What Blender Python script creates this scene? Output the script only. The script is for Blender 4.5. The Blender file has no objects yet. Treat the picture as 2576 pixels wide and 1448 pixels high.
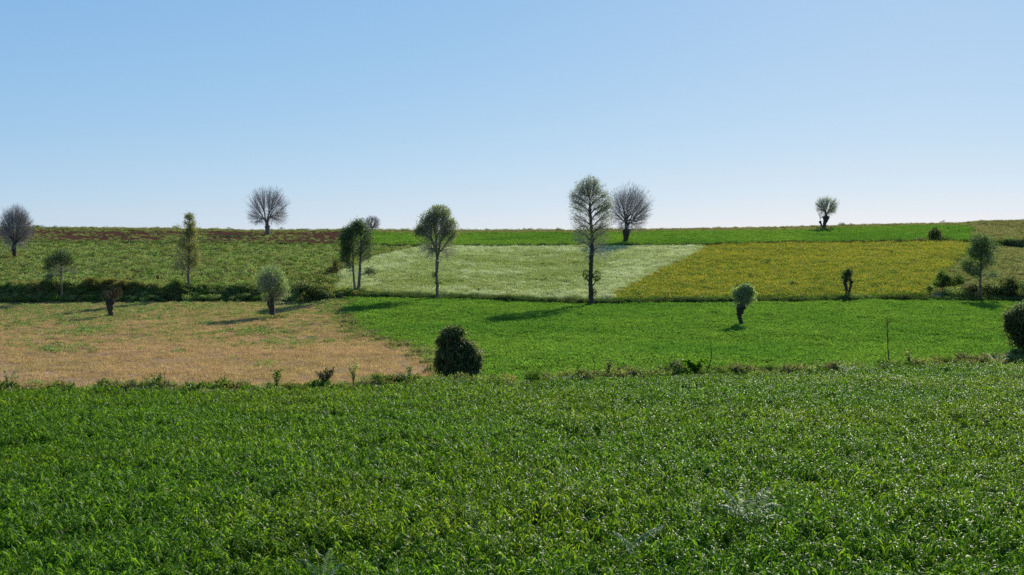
import bpy, math, random
import numpy as np
from mathutils import Vector

R = math.radians
sc = bpy.context.scene

# ------------------------------------------------------------------ camera
W0, H0, F0 = 2576.0, 1448.0, 2762.0           # photo measured at this size; focal length in its pixels
PITCH = math.atan(64.0 / F0)                   # true horizon sits at y = 660
cam_d = bpy.data.cameras.new('camera')
cam = bpy.data.objects.new('camera', cam_d)
sc.collection.objects.link(cam)
cam_d.sensor_width = 36.0
cam_d.lens = 36.0 * F0 / W0
cam_d.clip_start = 0.1
cam_d.clip_end = 12000
cam.location = (0, 0, 0)
cam.rotation_euler = (math.pi / 2 - PITCH, 0, 0)
sc.camera = cam

# ------------------------------------------------------------------ light
SUN_AZ, SUN_EL = 21.0, 27.0                    # degrees right of the view direction, degrees up
w = bpy.data.worlds.new('World')
sc.world = w
w.use_nodes = True
nt = w.node_tree
for n in list(nt.nodes):
    nt.nodes.remove(n)
out = nt.nodes.new('ShaderNodeOutputWorld')
bg = nt.nodes.new('ShaderNodeBackground')
sky = nt.nodes.new('ShaderNodeTexSky')
sky.sky_type = 'NISHITA'
sky.sun_disc = False
sky.sun_elevation = R(SUN_EL)
sky.sun_rotation = R(SUN_AZ)
sky.altitude = 1300
sky.air_density = 1.0
sky.dust_density = 0.35
sky.ozone_density = 2.0
bg.inputs['Strength'].default_value = 0.14
# a slightly hazy, softer sky: each channel of the Nishita sky raised to a power (fitted once for the whole dome)
sp = nt.nodes.new('ShaderNodeSeparateColor'); cb = nt.nodes.new('ShaderNodeCombineColor')
nt.links.new(sky.outputs[0], sp.inputs[0])
for ch, (ga, aa) in enumerate(((0.763, 0.70), (0.504, 0.741), (0.25, 0.87))):
    m0 = nt.nodes.new('ShaderNodeMath'); m0.operation = 'MULTIPLY'; m0.inputs[1].default_value = 0.1
    m1 = nt.nodes.new('ShaderNodeMath'); m1.operation = 'POWER'; m1.inputs[1].default_value = ga
    m2 = nt.nodes.new('ShaderNodeMath'); m2.operation = 'MULTIPLY'; m2.inputs[1].default_value = aa / 0.163
    nt.links.new(sp.outputs[ch], m0.inputs[0]); nt.links.new(m0.outputs[0], m1.inputs[0]); nt.links.new(m1.outputs[0], m2.inputs[0]); nt.links.new(m2.outputs[0], cb.inputs[ch])
nt.links.new(cb.outputs[0], bg.inputs['Color'])
nt.links.new(bg.outputs[0], out.inputs['Surface'])

sl = bpy.data.lights.new('sun', 'SUN')
sl.energy = 5.0
sl.angle = R(0.5)
sl.color = (1.0, 0.94, 0.84)
sun = bpy.data.objects.new('sun', sl)
sc.collection.objects.link(sun)
sd = Vector((math.sin(R(SUN_AZ)) * math.cos(R(SUN_EL)), math.cos(R(SUN_AZ)) * math.cos(R(SUN_EL)), math.sin(R(SUN_EL))))
sun.rotation_euler = sd.to_track_quat('Z', 'Y').to_euler()
sun.location = (0, 0, 60)

sc.view_settings.view_transform = 'Standard'
sc.view_settings.look = 'None'
sc.view_settings.exposure = 0.22
sc.view_settings.gamma = 1.0
sc.view_settings.use_curve_mapping = False
sc.cycles.max_bounces = 6
sc.cycles.diffuse_bounces = 3
sc.cycles.glossy_bounces = 2
sc.cycles.transmission_bounces = 4
sc.cycles.transparent_max_bounces = 8
sc.cycles.caustics_reflective = False
sc.cycles.caustics_refractive = False
sc.cycles.use_denoising = False
sc.cycles.use_adaptive_sampling = False

# ------------------------------------------------------------------ terrain as a function of world x, y
def nz(x, y, s, seed=0):
    """cheap smooth value noise in [-1, 1]"""
    x = np.asarray(x, float) / s + seed * 17.31; y = np.asarray(y, float) / s + seed * 9.77
    xi = np.floor(x); yi = np.floor(y); fx = x - xi; fy = y - yi
    fx = fx * fx * (3 - 2 * fx); fy = fy * fy * (3 - 2 * fy)
    def h(a, b):
        v = np.sin(a * 127.1 + b * 311.7 + seed * 74.7) * 43758.5453
        return (v - np.floor(v)) * 2 - 1
    return (h(xi, yi) * (1 - fx) + h(xi + 1, yi) * fx) * (1 - fy) + (h(xi, yi + 1) * (1 - fx) + h(xi + 1, yi + 1) * fx) * fy

def row(d, tab):
    """(photo column, photo row) pairs seen at distance d -> world x, height"""
    t = np.array(tab, float)
    return (t[:, 0] - 1288) / F0 * d, (660 - t[:, 1]) / F0 * d
E1X = np.array([-40, -14.8, -7.6, 0, 9.1, 20.9, 45]); E1Y = np.array([30.5, 31.6, 32.8, 35, 38.6, 44.2, 52])
def e1(x): return np.interp(x, E1X, E1Y)
D2, D3, D4 = 108.0, 165.0, 215.0
E2F = row(D2, [(-900, 760), (0, 765), (400, 764), (640, 760), (780, 762), (870, 750), (1100, 757), (1300, 762), (1500, 770), (1900, 765), (2200, 758), (2576, 764), (3400, 764)])
E2T = row(D2 + 1.4, [(-900, 724), (0, 727), (400, 726), (640, 722), (780, 728), (880, 742), (1100, 750), (1500, 762), (1900, 757), (2200, 750), (2400, 745), (2576, 745), (3400, 740)])
E3F = row(D3, [(-900, 616), (0, 616), (640, 619), (900, 622), (1288, 628), (1700, 625), (2000, 617), (2400, 615), (2576, 628), (3400, 620)])
E3T = row(D3 + 1.2, [(-900, 612), (0, 612), (640, 614), (900, 618), (1288, 621), (1700, 618), (2000, 613), (2400, 610), (2576, 606), (3400, 600)])
E4 = row(D4, [(-900, 574), (0, 574), (130, 575), (400, 577), (640, 582), (1288, 583), (1600, 580), (1932, 574), (2200, 568), (2420, 564), (2470, 558), (2576, 557), (3400, 556)])
ZF = 0.42                                       # the crop of the near field stands this high
def zfn(x, y):
    x = np.asarray(x, float); y = np.asarray(y, float)
    x, y = np.broadcast_arrays(x, y)
    f1 = e1(x)
    rows_y = [np.full(x.shape, -60.0), np.full(x.shape, 0.5), np.full(x.shape, 5.0), np.full(x.shape, 10.5)]
    rows_z = [np.full(x.shape, -1.2), np.full(x.shape, -1.65), np.full(x.shape, -2.5), np.full(x.shape, -3.37 - ZF)]
    zf = -3.4 - ZF - 0.02 * (f1 - 12)
    rows_y += [f1 - 0.3, f1 + 1.2, f1 + 4.5, np.full(x.shape, 70.0)]
    rows_z += [zf, zf + 0.30 + 0.12 * nz(x, 0 * x, 2.5, 15), np.full(x.shape, -5.05), np.full(x.shape, -5.25)]
    wig = 1.0 * nz(x, 0 * x, 14, 5) + 0.5 * nz(x, 0 * x, 4, 6)
    rows_y += [D2 + wig, D2 + 2.3 + wig, D3 + 1.3 * wig, D3 + 1.2 + 1.3 * wig, np.full(x.shape, D4), np.full(x.shape, D4 + 60), np.full(x.shape, 600.0), np.full(x.shape, 6000.0)]
    rows_z += [np.interp(x, *E2F), np.interp(x, *E2T), np.interp(x, *E3F), np.interp(x, *E3T), np.interp(x, *E4), np.interp(x, *E4) - 2.0, np.full(x.shape, -6.0), np.full(x.shape, -40.0)]
    z = np.array(rows_z[0])
    for k in range(len(rows_y) - 1):
        t = np.clip((y - rows_y[k]) / (rows_y[k + 1] - rows_y[k]), 0, 1)
        if k in (5, 8, 10): t = t * t * (3 - 2 * t)
        z = np.where(y >= rows_y[k], rows_z[k] + (rows_z[k + 1] - rows_z[k]) * t, z)
    # rounded ridge
    z = z - 0.0
    amp = np.clip((y - 10) / 30, 0, 1)
    z = z + amp * (0.05 * nz(x, y, 2.2, 1) + 0.10 * nz(x, y, 9, 2))
    return z
def z1(x, y): return float(zfn(x, y))

UP = np.array([0, math.sin(PITCH), math.cos(PITCH)]); FW = np.array([0, math.cos(PITCH), -math.sin(PITCH)])
def ray(X, Y):
    return FW + np.array([(X - 1288) / F0, 0, 0]) + (724 - Y) / F0 * UP
def at(X, Y, dmin=8):
    """where the line of sight through a photo point meets the ground"""
    r = ray(X, Y); t = np.arange(dmin, 260, 0.1)
    x = r[0] * t; y = r[1] * t; z = r[2] * t
    below = z <= zfn(x, y)
    if not below.any():
        k = int(np.argmin(z - zfn(x, y)))
    else:
        k = int(np.argmax(below))
    return np.array([x[k], y[k], float(zfn(x[k], y[k]))])
def at_d(X, d):
    x = (X - 1288) / F0 * d
    return np.array([x, d, z1(x, d)])
def pline(pts, dmin=40):
    p = np.array([at(X, Y, dmin) for X, Y in pts]); o = np.argsort(p[:, 1])
    return p[o, 1], p[o, 0]
# field boundaries: x as a function of y
B1 = pline([(862, 757), (868, 790), (900, 822), (960, 848), (1095, 882)])
B1 = (np.append([38.0, 52.0], B1[0]), np.append([-2.2, -2.6], B1[1]))
B2 = pline([(846, 741), (850, 705), (872, 690), (930, 662), (1000, 642), (1062, 631)], 109)
B3 = pline([(1540, 747), (1650, 690), (1775, 630)], 109)
B4 = pline([(2325, 738), (2390, 680), (2440, 622)], 109)
B5 = (np.array([165.0, 215.0]), np.array([(925 - 1288) / F0 * 166, (880 - 1288) / F0 * 215]))
B6 = (np.array([165.0, 215.0]), np.array([(2452 - 1288) / F0 * 166, (2432 - 1288) / F0 * 215]))
REG = ['near_field', 'field_margin', 'stubble_field', 'green_field', 'bank', 'weedy_field', 'white_field', 'yellow_field', 'dry_field', 'terrace_edge', 'ploughed_field', 'upper_green_field', 'dry_pasture', 'hill_top', 'hillside']
def region(x, y):
    x = np.asarray(x, float); y = np.asarray(y, float)
    wig = 1.0 * nz(x, 0 * x, 14, 5) + 0.5 * nz(x, 0 * x, 4, 6)
    j = 0.35 * nz(x, y, 1.6, 8) + 0.5 * nz(x, y, 5, 9)
    xx = x + j
    r = np.zeros(x.shape, int)
    f1 = e1(x)
    r = np.where(y > f1 + 0.2 * nz(x, y, 1, 3), 1, r)
    r = np.where(y > f1 + 3.5, np.where(xx < np.interp(y, *B1), 2, 3), r)
    r = np.where(y > D2 + wig - 0.3, 4, r)
    up = np.where(xx < np.interp(y, *B2), 5, np.where(xx < np.interp(y, *B3), 6, np.where(xx < np.interp(y, *B4), 7, 8)))
    r = np.where(y > D2 + 2.3 + wig, up, r)
    r = np.where(y > D3 + 1.3 * wig - 0.3, 9, r)
    top = np.where(xx < np.interp(y, *B5), 10, np.where(xx < np.interp(y, *B6), 11, 12))
    r = np.where(y > D3 + 1.2 + 1.3 * wig, top, r)
    r = np.where(y > np.where(x < -25, 208, np.where(x < 60, 203, 207)) + 1.5 * nz(x, 0 * x, 12, 4), 13, r)
    r = np.where((y > 232) | (y < 8), 14, r)
    return r

# ------------------------------------------------------------------ helpers for objects and materials
C = sc.collection
def mesh_from(name, v, f, mat=None, parent=None, smooth=False, tint=None, link=True):
    """v (n,3), f (m,k) or list of such arrays"""
    me = bpy.data.meshes.new(name)
    v = np.asarray(v, np.float32)
    fl = f if isinstance(f, list) else [f]
    fl = [np.asarray(a, np.int32) for a in fl if len(a)]
    nl = sum(a.size for a in fl); nf = sum(len(a) for a in fl)
    me.vertices.add(len(v)); me.vertices.foreach_set('co', v.ravel())
    me.loops.add(nl); me.polygons.add(nf)
    me.loops.foreach_set('vertex_index', np.concatenate([a.ravel() for a in fl]))
    tot = np.concatenate([np.full(len(a), a.shape[1], np.int32) for a in fl])
    me.polygons.foreach_set('loop_start', np.concatenate([[0], np.cumsum(tot)[:-1]]).astype(np.int32))
    me.polygons.foreach_set('loop_total', tot)
    if smooth:
        me.polygons.foreach_set('use_smooth', np.ones(nf, bool))
    if tint is not None:
        a = me.attributes.new('tint', 'FLOAT', 'FACE'); a.data.foreach_set('value', np.asarray(tint, np.float32))
    me.update(calc_edges=True)
    if mat: me.materials.append(mat)
    o = bpy.data.objects.new(name, me)
    if link: C.objects.link(o)
    if parent: o.parent = parent
    return o
def tag(o, label=None, cat=None, group=None, kind=None):
    if label: o['label'] = label
    if cat: o['category'] = cat
    if group: o['group'] = group
    if kind: o['kind'] = kind
    return o
def empty(name, loc, label, cat, group=None):
    o = bpy.data.objects.new(name, None); C.objects.link(o)
    o.empty_display_size = 0.3
    o.location = [float(a) for a in loc]
    return tag(o, label, cat, group)

def node_mat(name):
    m = bpy.data.materials.new(name); m.use_nodes = True
    t = m.node_tree
    for n in list(t.nodes): t.nodes.remove(n)
    return m, t, t.nodes.new('ShaderNodeOutputMaterial')
def c4(c): return (c[0], c[1], c[2], 1)
def noise(t, vec, scale, detail=3, rough=0.55):
    n = t.nodes.new('ShaderNodeTexNoise'); n.inputs['Scale'].default_value = scale
    n.inputs['Detail'].default_value = detail; n.inputs['Roughness'].default_value = rough
    t.links.new(vec, n.inputs['Vector']); return n.outputs['Fac']
def ramp(t, fac, stops):
    r = t.nodes.new('ShaderNodeValToRGB'); cr = r.color_ramp
    while len(cr.elements) < len(stops): cr.elements.new(0.5)
    for e, (p, c) in zip(cr.elements, stops):
        e.position = p; e.color = c4(c) if len(c) == 3 else c
    t.links.new(fac, r.inputs['Fac']); return r.outputs['Color']
def mixc(t, fac, a, b, blend='MIX'):
    m = t.nodes.new('ShaderNodeMix'); m.data_type = 'RGBA'; m.blend_type = blend
    for s, v in ((m.inputs[0], fac), (m.inputs[6], a), (m.inputs[7], b)):
        if isinstance(v, (int, float)): s.default_value = v
        elif isinstance(v, tuple): s.default_value = c4(v)
        else: t.links.new(v, s)
    return m.outputs[2]
def leaf_mat(name, stops, trans=0.35, rough=0.45, spec=0.4, patch=None, patch_scale=0.15, tcol=1.3):
    """foliage: tint attribute picks the colour along stops; patch = colour that large world-space patches lean to"""
    m, t, o = node_mat(name)
    a = t.nodes.new('ShaderNodeAttribute'); a.attribute_name = 'tint'
    col = ramp(t, a.outputs['Fac'], stops)
    oi = t.nodes.new('ShaderNodeObjectInfo')
    g = t.nodes.new('ShaderNodeNewGeometry')
    if patch:
        n = noise(t, g.outputs['Position'], patch_scale, 4)
        f = ramp(t, n, [(0.42, (0, 0, 0)), (0.62, (1, 1, 1))])
        col = mixc(t, f, col, patch_mul(t, col, patch))
    v = t.nodes.new('ShaderNodeHueSaturation')
    mr = t.nodes.new('ShaderNodeMapRange'); mr.inputs['To Min'].default_value = 0.8; mr.inputs['To Max'].default_value = 1.2
    t.links.new(oi.outputs['Random'], mr.inputs['Value']); t.links.new(mr.outputs[0], v.inputs['Value']); t.links.new(col, v.inputs['Color'])
    col = v.outputs[0]
    p = t.nodes.new('ShaderNodeBsdfPrincipled')
    t.links.new(col, p.inputs['Base Color']); p.inputs['Roughness'].default_value = rough
    p.inputs['Specular IOR Level'].default_value = spec
    tr = t.nodes.new('ShaderNodeBsdfTranslucent')
    t.links.new(mixc(t, 1.0, col, (tcol, tcol * 1.05, tcol * 0.5), 'MULTIPLY'), tr.inputs['Color'])
    mx = t.nodes.new('ShaderNodeMixShader'); mx.inputs[0].default_value = trans
    t.links.new(p.outputs[0], mx.inputs[1]); t.links.new(tr.outputs[0], mx.inputs[2])
    t.links.new(mx.outputs[0], o.inputs['Surface'])
    return m
def patch_mul(t, col, patch): return mixc(t, 1.0, col, patch, 'MULTIPLY')
def ground_mat(name, cols, scale=0.35, fine=9.0, rough=0.95):
    m, t, o = node_mat(name)
    g = t.nodes.new('ShaderNodeNewGeometry')
    a = ramp(t, noise(t, g.outputs['Position'], scale, 5, 0.6), [(0.35 + 0.3 * i / max(1, len(cols) - 1), c) for i, c in enumerate(cols)])
    f = ramp(t, noise(t, g.outputs['Position'], fine, 4, 0.7), [(0.35, (0.72, 0.72, 0.72)), (0.65, (1.22, 1.22, 1.22))])
    col = mixc(t, 1.0, a, f, 'MULTIPLY')
    p = t.nodes.new('ShaderNodeBsdfPrincipled'); p.inputs['Roughness'].default_value = rough
    p.inputs['Specular IOR Level'].default_value = 0.0
    t.links.new(col, p.inputs['Base Color'])
    b = t.nodes.new('ShaderNodeBump'); b.inputs['Strength'].default_value = 0.7; b.inputs['Distance'].default_value = 0.08
    t.links.new(noise(t, g.outputs['Position'], fine * 0.6, 5, 0.7), b.inputs['Height'])
    t.links.new(b.outputs[0], p.inputs['Normal'])
    t.links.new(p.outputs[0], o.inputs['Surface'])
    return m
def bark_mat(name, c0, c1, scale=4.0):
    m, t, o = node_mat(name)
    tc = t.nodes.new('ShaderNodeTexCoord'); mp = t.nodes.new('ShaderNodeMapping'); mp.inputs['Scale'].default_value = (1, 1, 0.25)
    t.links.new(tc.outputs['Object'], mp.inputs['Vector'])
    n = noise(t, mp.outputs[0], scale, 5, 0.65)
    col = ramp(t, n, [(0.35, c0), (0.68, c1)])
    p = t.nodes.new('ShaderNodeBsdfPrincipled'); p.inputs['Roughness'].default_value = 0.85; p.inputs['Specular IOR Level'].default_value = 0.25
    t.links.new(col, p.inputs['Base Color'])
    b = t.nodes.new('ShaderNodeBump'); b.inputs['Strength'].default_value = 0.8; b.inputs['Distance'].default_value = 0.04
    t.links.new(n, b.inputs['Height']); t.links.new(b.outputs[0], p.inputs['Normal'])
    t.links.new(p.outputs[0], o.inputs['Surface'])
    return m

# ------------------------------------------------------------------ ground: one seamless sheet, split by field
def axis(fine_lo, fine_hi, step, lo, hi):
    a = list(np.arange(fine_lo, fine_hi + 1e-6, step)); s = step
    b = [];
    v = fine_lo
    while v > lo: s *= 1.3; v -= s; b.append(v)
    s = step; c = []; v = fine_hi
    while v < hi: s *= 1.3; v += s; c.append(v)
    return np.array(b[::-1] + a + c)
GX = axis(-125, 125, 0.6, -5000, 5000); GY = axis(-4, 236, 0.5, -400, 6000)
gx, gy = np.meshgrid(GX, GY)
gz = zfn(gx, gy)
fx = 0.5 * (gx[:-1, :-1] + gx[1:, 1:]); fy = 0.5 * (gy[:-1, :-1] + gy[1:, 1:])
reg = region(fx, fy)
nxv = len(GX)
ii, jj = np.meshgrid(np.arange(len(GX) - 1), np.arange(len(GY) - 1))
quads = np.stack([jj * nxv + ii, jj * nxv + ii + 1, (jj + 1) * nxv + ii + 1, (jj + 1) * nxv + ii], -1)
GV = np.stack([gx, gy, gz], -1).reshape(-1, 3)
SOILG = {
    'near_field': [(0.05, 0.06, 0.02), (0.09, 0.07, 0.035)], 'field_margin': [(0.13, 0.08, 0.05), (0.14, 0.14, 0.06), (0.2, 0.16, 0.09)],
    'stubble_field': [(0.33, 0.2, 0.12), (0.39, 0.25, 0.155), (0.3, 0.21, 0.12)], 'green_field': [(0.035, 0.08, 0.012), (0.06, 0.11, 0.02)],
    'bank': [(0.05, 0.05, 0.025), (0.08, 0.08, 0.03)], 'weedy_field': [(0.14, 0.17, 0.05), (0.17, 0.17, 0.07)],
    'white_field': [(0.15, 0.2, 0.07), (0.2, 0.25, 0.1)], 'yellow_field': [(0.13, 0.12, 0.03), (0.17, 0.13, 0.03)],
    'dry_field': [(0.26, 0.2, 0.11), (0.24, 0.24, 0.12)], 'terrace_edge': [(0.06, 0.07, 0.03), (0.12, 0.1, 0.05)],
    'ploughed_field': [(0.075, 0.036, 0.024), (0.105, 0.051, 0.034)], 'upper_green_field': [(0.05, 0.11, 0.015), (0.07, 0.13, 0.02)],
    'dry_pasture': [(0.24, 0.22, 0.1), (0.18, 0.2, 0.07)], 'hill_top': [(0.2, 0.19, 0.09), (0.14, 0.17, 0.06)], 'hillside': [(0.12, 0.15, 0.05), (0.16, 0.15, 0.07)]}
for k, nm in enumerate(REG):
    q = quads[reg == k]
    u, inv = np.unique(q, return_inverse=True)
    o = mesh_from(nm, GV[u], inv.reshape(q.shape), ground_mat('soil_' + nm, SOILG[nm]), smooth=True)
    tag(o, kind='structure')

# ------------------------------------------------------------------ leaf and tube builders (numpy)
def unit(a): return a / np.maximum(np.linalg.norm(a, axis=-1, keepdims=True), 1e-9)
def leaves(P, D, L, Wd, rng, droop=0.25, fine=False, roll=1.0):
    """folded leaves from base P along D; returns verts, faces, tint"""
    n = len(P); D = unit(D)
    h = unit(np.cross(D, np.array([0, 0, 1.0]) + 1e-4)) 
    up = np.cross(h, D)
    a = rng.normal(0, roll, n)[:, None]
    S = h * np.cos(a) + up * np.sin(a); N = np.cross(S, D)
    L = np.broadcast_to(L, n)[:, None]; Wd = np.broadcast_to(Wd, n)[:, None]
    tip = P + D * L - np.array([0, 0, 1.0]) * L * droop
    mid = P + D * L * 0.45 - np.array([0, 0, 1.0]) * L * droop * 0.15
    if fine:
        v = np.stack([P, mid - S * Wd * .5 + N * Wd * .16, mid, mid + S * Wd * .5 + N * Wd * .16, tip], 1)
        f = np.array([[0, 1, 2], [0, 2, 3], [1, 4, 2], [2, 4, 3]])
    else:
        v = np.stack([P, mid - S * Wd * .5 + N * Wd * .1, tip, mid + S * Wd * .5 + N * Wd * .1], 1)
        f = np.array([[0, 1, 2], [0, 2, 3]])
    m = v.shape[1]
    F = (f[None] + (np.arange(n) * m)[:, None, None]).reshape(-1, 3)
    t = np.repeat(rng.random(n), len(f))
    return v.reshape(-1, 3), F, t
def segs(P0, P1, r0, r1, k=4):
    """separate tapered tubes, all at once"""
    n = len(P0); D = unit(P1 - P0)
    ref = np.where(np.abs(D[:, 2:3]) > 0.9, np.array([[1.0, 0, 0]]), np.array([[0, 0, 1.0]]))
    A = unit(np.cross(D, ref)); B = np.cross(D, A)
    th = np.arange(k) * 2 * math.pi / k
    ring = A[:, None] * np.cos(th)[None, :, None] + B[:, None] * np.sin(th)[None, :, None]
    v = np.concatenate([P0[:, None] + ring * r0[:, None, None], P1[:, None] + ring * r1[:, None, None]], 1)
    i = np.arange(k); f = np.stack([i, (i + 1) % k, k + (i + 1) % k, k + i], -1)
    F = (f[None] + (np.arange(n) * 2 * k)[:, None, None]).reshape(-1, 4)
    return v.reshape(-1, 3), F
def tube(path, rad, k=10, rng=None, rough=0.0, cap=True):
    """one continuous tapered tube along a path"""
    P = np.asarray(path, float); r = np.asarray(rad, float)
    T = unit(np.gradient(P, axis=0)); ref = np.array([1.0, 0.13, 0.07])
    A = unit(np.cross(T, ref)); B = np.cross(T, A)
    th = np.arange(k) * 2 * math.pi / k
    rr = r[:, None] * (1 + (rng.normal(0, rough, (len(P), k)) if rng is not None and rough else 0))
    v = P[:, None] + (A[:, None] * np.cos(th)[None, :, None] + B[:, None] * np.sin(th)[None, :, None]) * rr[..., None]
    v = v.reshape(-1, 3)
    i = np.arange(k); f = []
    for s in range(len(P) - 1):
        f.append(np.stack([s * k + i, s * k + (i + 1) % k, (s + 1) * k + (i + 1) % k, (s + 1) * k + i], -1))
    f = np.concatenate(f)
    fl = [f]
    if cap:
        v = np.concatenate([v, P[-1:] + T[-1] * r[-1] * 0.4]); e = len(v) - 1; s = (len(P) - 1) * k
        fl.append(np.stack([s + i, s + (i + 1) % k, np.full(k, e)], -1))
    return v, fl
def smooth_path(pts, n):
    pts = np.asarray(pts, float); t = np.linspace(0, len(pts) - 1, n); o = []
    for a in t:
        i = min(int(a), len(pts) - 2); u = a - i
        p0 = pts[max(i - 1, 0)]; p1 = pts[i]; p2 = pts[i + 1]; p3 = pts[min(i + 2, len(pts) - 1)]
        o.append(0.5 * ((2 * p1) + (-p0 + p2) * u + (2 * p0 - 5 * p1 + 4 * p2 - p3) * u * u + (-p0 + 3 * p1 - 3 * p2 + p3) * u ** 3))
    return np.array(o)
class Acc:
    def __init__(s): s.v = []; s.f = {3: [], 4: []}; s.t = {3: [], 4: []}; s.n = 0
    def add(s, v, f, t=None):
        for a in (f if isinstance(f, list) else [f]):
            if not len(a): continue
            k = a.shape[1]; s.f[k].append(a + s.n)
            s.t[k].append(t if t is not None and len(t) == len(a) else np.full(len(a), 0.5))
        s.v.append(v); s.n += len(v)
    def build(s, name, mat, parent=None, smooth=False, link=True):
        fl = [np.concatenate(s.f[k]) for k in (3, 4) if s.f[k]]
        tt = np.concatenate([np.concatenate(s.t[k]) for k in (3, 4) if s.f[k]])
        return mesh_from(name, np.concatenate(s.v), fl, mat, parent, smooth, tt, link)

def branch(start, d0, tips, rng, step=0.30, rtip=0.008, power=2.0, up=0.15, wob=0.05):
    """branches from start to every tip, by halving the set of tips again and again"""
    S = []                                       # P0, P1, r0, r1
    def rad(n): return rtip * n ** (1 / power)
    stack = [(np.array(start, float), unit(np.array(d0, float)), np.asarray(tips, float), rad(len(tips)))]
    while stack:
        p, d, T, rprev = stack.pop()
        n = len(T)
        if n == 1:
            v = T[0] - p; L = np.linalg.norm(v)
            if L < 1e-3: continue
            m = p + v * 0.5 + d * L * 0.14 + rng.normal(0, wob * L * 0.5, 3)
            S.append((p, m, rprev, rtip)); S.append((m, T[0], rtip, rtip * 0.5)); continue
        c = T.mean(0); v = c - p; L = np.linalg.norm(v)
        st = L * step * rng.uniform(0.5, 1.4)
        dn = unit(unit(v) * 0.7 + d * 0.5 + np.array([0, 0, up]) + rng.normal(0, 0.07, 3))
        q = p + dn * st + rng.normal(0, wob * st, 3)
        r = rad(n)
        mdl = (p + q) / 2 + rng.normal(0, wob * st, 3)
        S.append((p, mdl, rprev, (rprev + r) / 2)); S.append((mdl, q, (rprev + r) / 2, r))
        U = unit(T - q); U = U - U.mean(0)
        try:
            _, _, vt = np.linalg.svd(U, full_matrices=False); ax = vt[0]
        except Exception:
            ax = rng.normal(0, 1, 3)
        ax = unit(ax + rng.normal(0, 0.25, 3))
        k = int(np.clip(round(n * (rng.uniform(0.3, 0.7) if n > 60 else rng.uniform(0.12, 0.88))), 1, n - 1))
        o = np.argsort(U @ ax)
        for idx in (o[:k], o[k:]):
            rc = min(r, rad(len(idx)) * 1.15)
            stack.append((q, dn, T[idx], rc))
    a = [np.array([s[i] for s in S]) for i in range(4)]
    return a
def blob(c, r, n, rng, shell=0.5, lump=0.0):
    """points in an ellipsoid, pushed to its outside by shell"""
    u = unit(rng.normal(0, 1, (n, 3)))
    q = rng.random(n) ** (1 / 3); q = q * (1 - shell) + shell * (0.82 + 0.18 * rng.random(n))
    if lump: q = q * (1 + lump * np.sin(u[:, 0] * 7 + u[:, 2] * 5) * np.cos(u[:, 1] * 6 + u[:, 2] * 4))
    return np.array(c) + u * q[:, None] * np.array(r)

# ------------------------------------------------------------------ materials
M = {}
M['bark'] = bark_mat('bark_grey', (0.1, 0.08, 0.06), (0.28, 0.235, 0.18))
M['bark_dark'] = bark_mat('bark_dark', (0.03, 0.024, 0.018), (0.10, 0.08, 0.06))
M['twig'] = bark_mat('twig_pale', (0.3, 0.26, 0.23), (0.48, 0.43, 0.39), 2)
M['euc'] = leaf_mat('leaf_grey_green', [(0, (0.13, 0.16, 0.065)), (0.6, (0.21, 0.245, 0.11)), (1, (0.38, 0.38, 0.21))], 0.52, 0.55, 0.2, tcol=1.45)
M['euc_dark'] = leaf_mat('leaf_dark_green', [(0, (0.05, 0.095, 0.03)), (0.7, (0.11, 0.17, 0.055)), (1, (0.22, 0.27, 0.11))], 0.48, 0.55, 0.08, tcol=1.5)
M['euc_yellow'] = leaf_mat('leaf_yellow_green', [(0, (0.2, 0.23, 0.07)), (0.6, (0.3, 0.32, 0.1)), (1, (0.45, 0.38, 0.12))], 0.5, 0.55, 0.25, tcol=1.5)
M['bush'] = leaf_mat('leaf_dark_bush', [(0, (0.03, 0.055, 0.018)), (0.5, (0.06, 0.10, 0.03)), (0.85, (0.16, 0.18, 0.07)), (1, (0.32, 0.2, 0.12))], 0.42, 0.5, 0.2, tcol=1.7)
M['hedge'] = leaf_mat('leaf_hedge', [(0, (0.08, 0.14, 0.04)), (0.6, (0.16, 0.25, 0.065)), (0.85, (0.28, 0.35, 0.14)), (1, (0.28, 0.2, 0.13))], 0.5, 0.6, 0.2, patch=(1.2, 0.75, 0.8), patch_scale=0.25, tcol=1.6)
M['bank'] = leaf_mat('leaf_bank', [(0, (0.045, 0.09, 0.025)), (0.8, (0.09, 0.16, 0.04)), (1, (0.2, 0.26, 0.1))], 0.35, 0.6, 0.15, patch=(1.15, 0.85, 0.9), patch_scale=0.25)
M['willow'] = leaf_mat('leaf_willow', [(0, (0.14, 0.21, 0.07)), (0.7, (0.24, 0.33, 0.12)), (1, (0.45, 0.5, 0.3))], 0.58, 0.5, 0.2, tcol=1.6)
M['rust'] = leaf_mat('leaf_brownish', [(0, (0.08, 0.07, 0.035)), (1, (0.17, 0.14, 0.07))], 0.3, 0.7, 0.12)
M['fern'] = leaf_mat('leaf_fern', [(0, (0.15, 0.25, 0.09)), (0.7, (0.23, 0.34, 0.15)), (1, (0.38, 0.47, 0.27))], 0.5, 0.5, 0.2, tcol=1.3)
M['weed'] = leaf_mat('leaf_weed', [(0, (0.06, 0.12, 0.018)), (1, (0.13, 0.21, 0.035))], 0.4, 0.5, 0.25)
M['crop'] = leaf_mat('leaf_crop', [(0, (0.046, 0.116, 0.010)), (0.5, (0.092, 0.195, 0.016)), (0.95, (0.17, 0.275, 0.024)), (1, (0.27, 0.32, 0.05))], 0.5, 0.44, 0.08, patch=(1.4, 1.12, 1.0), patch_scale=0.12, tcol=1.6)
M['valley'] = leaf_mat('leaf_valley', [(0, (0.12, 0.225, 0.038)), (0.8, (0.165, 0.29, 0.047)), (1, (0.24, 0.35, 0.08))], 0.44, 0.7, 0.08, patch=(0.68, 0.82, 0.8), patch_scale=0.085)
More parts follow.
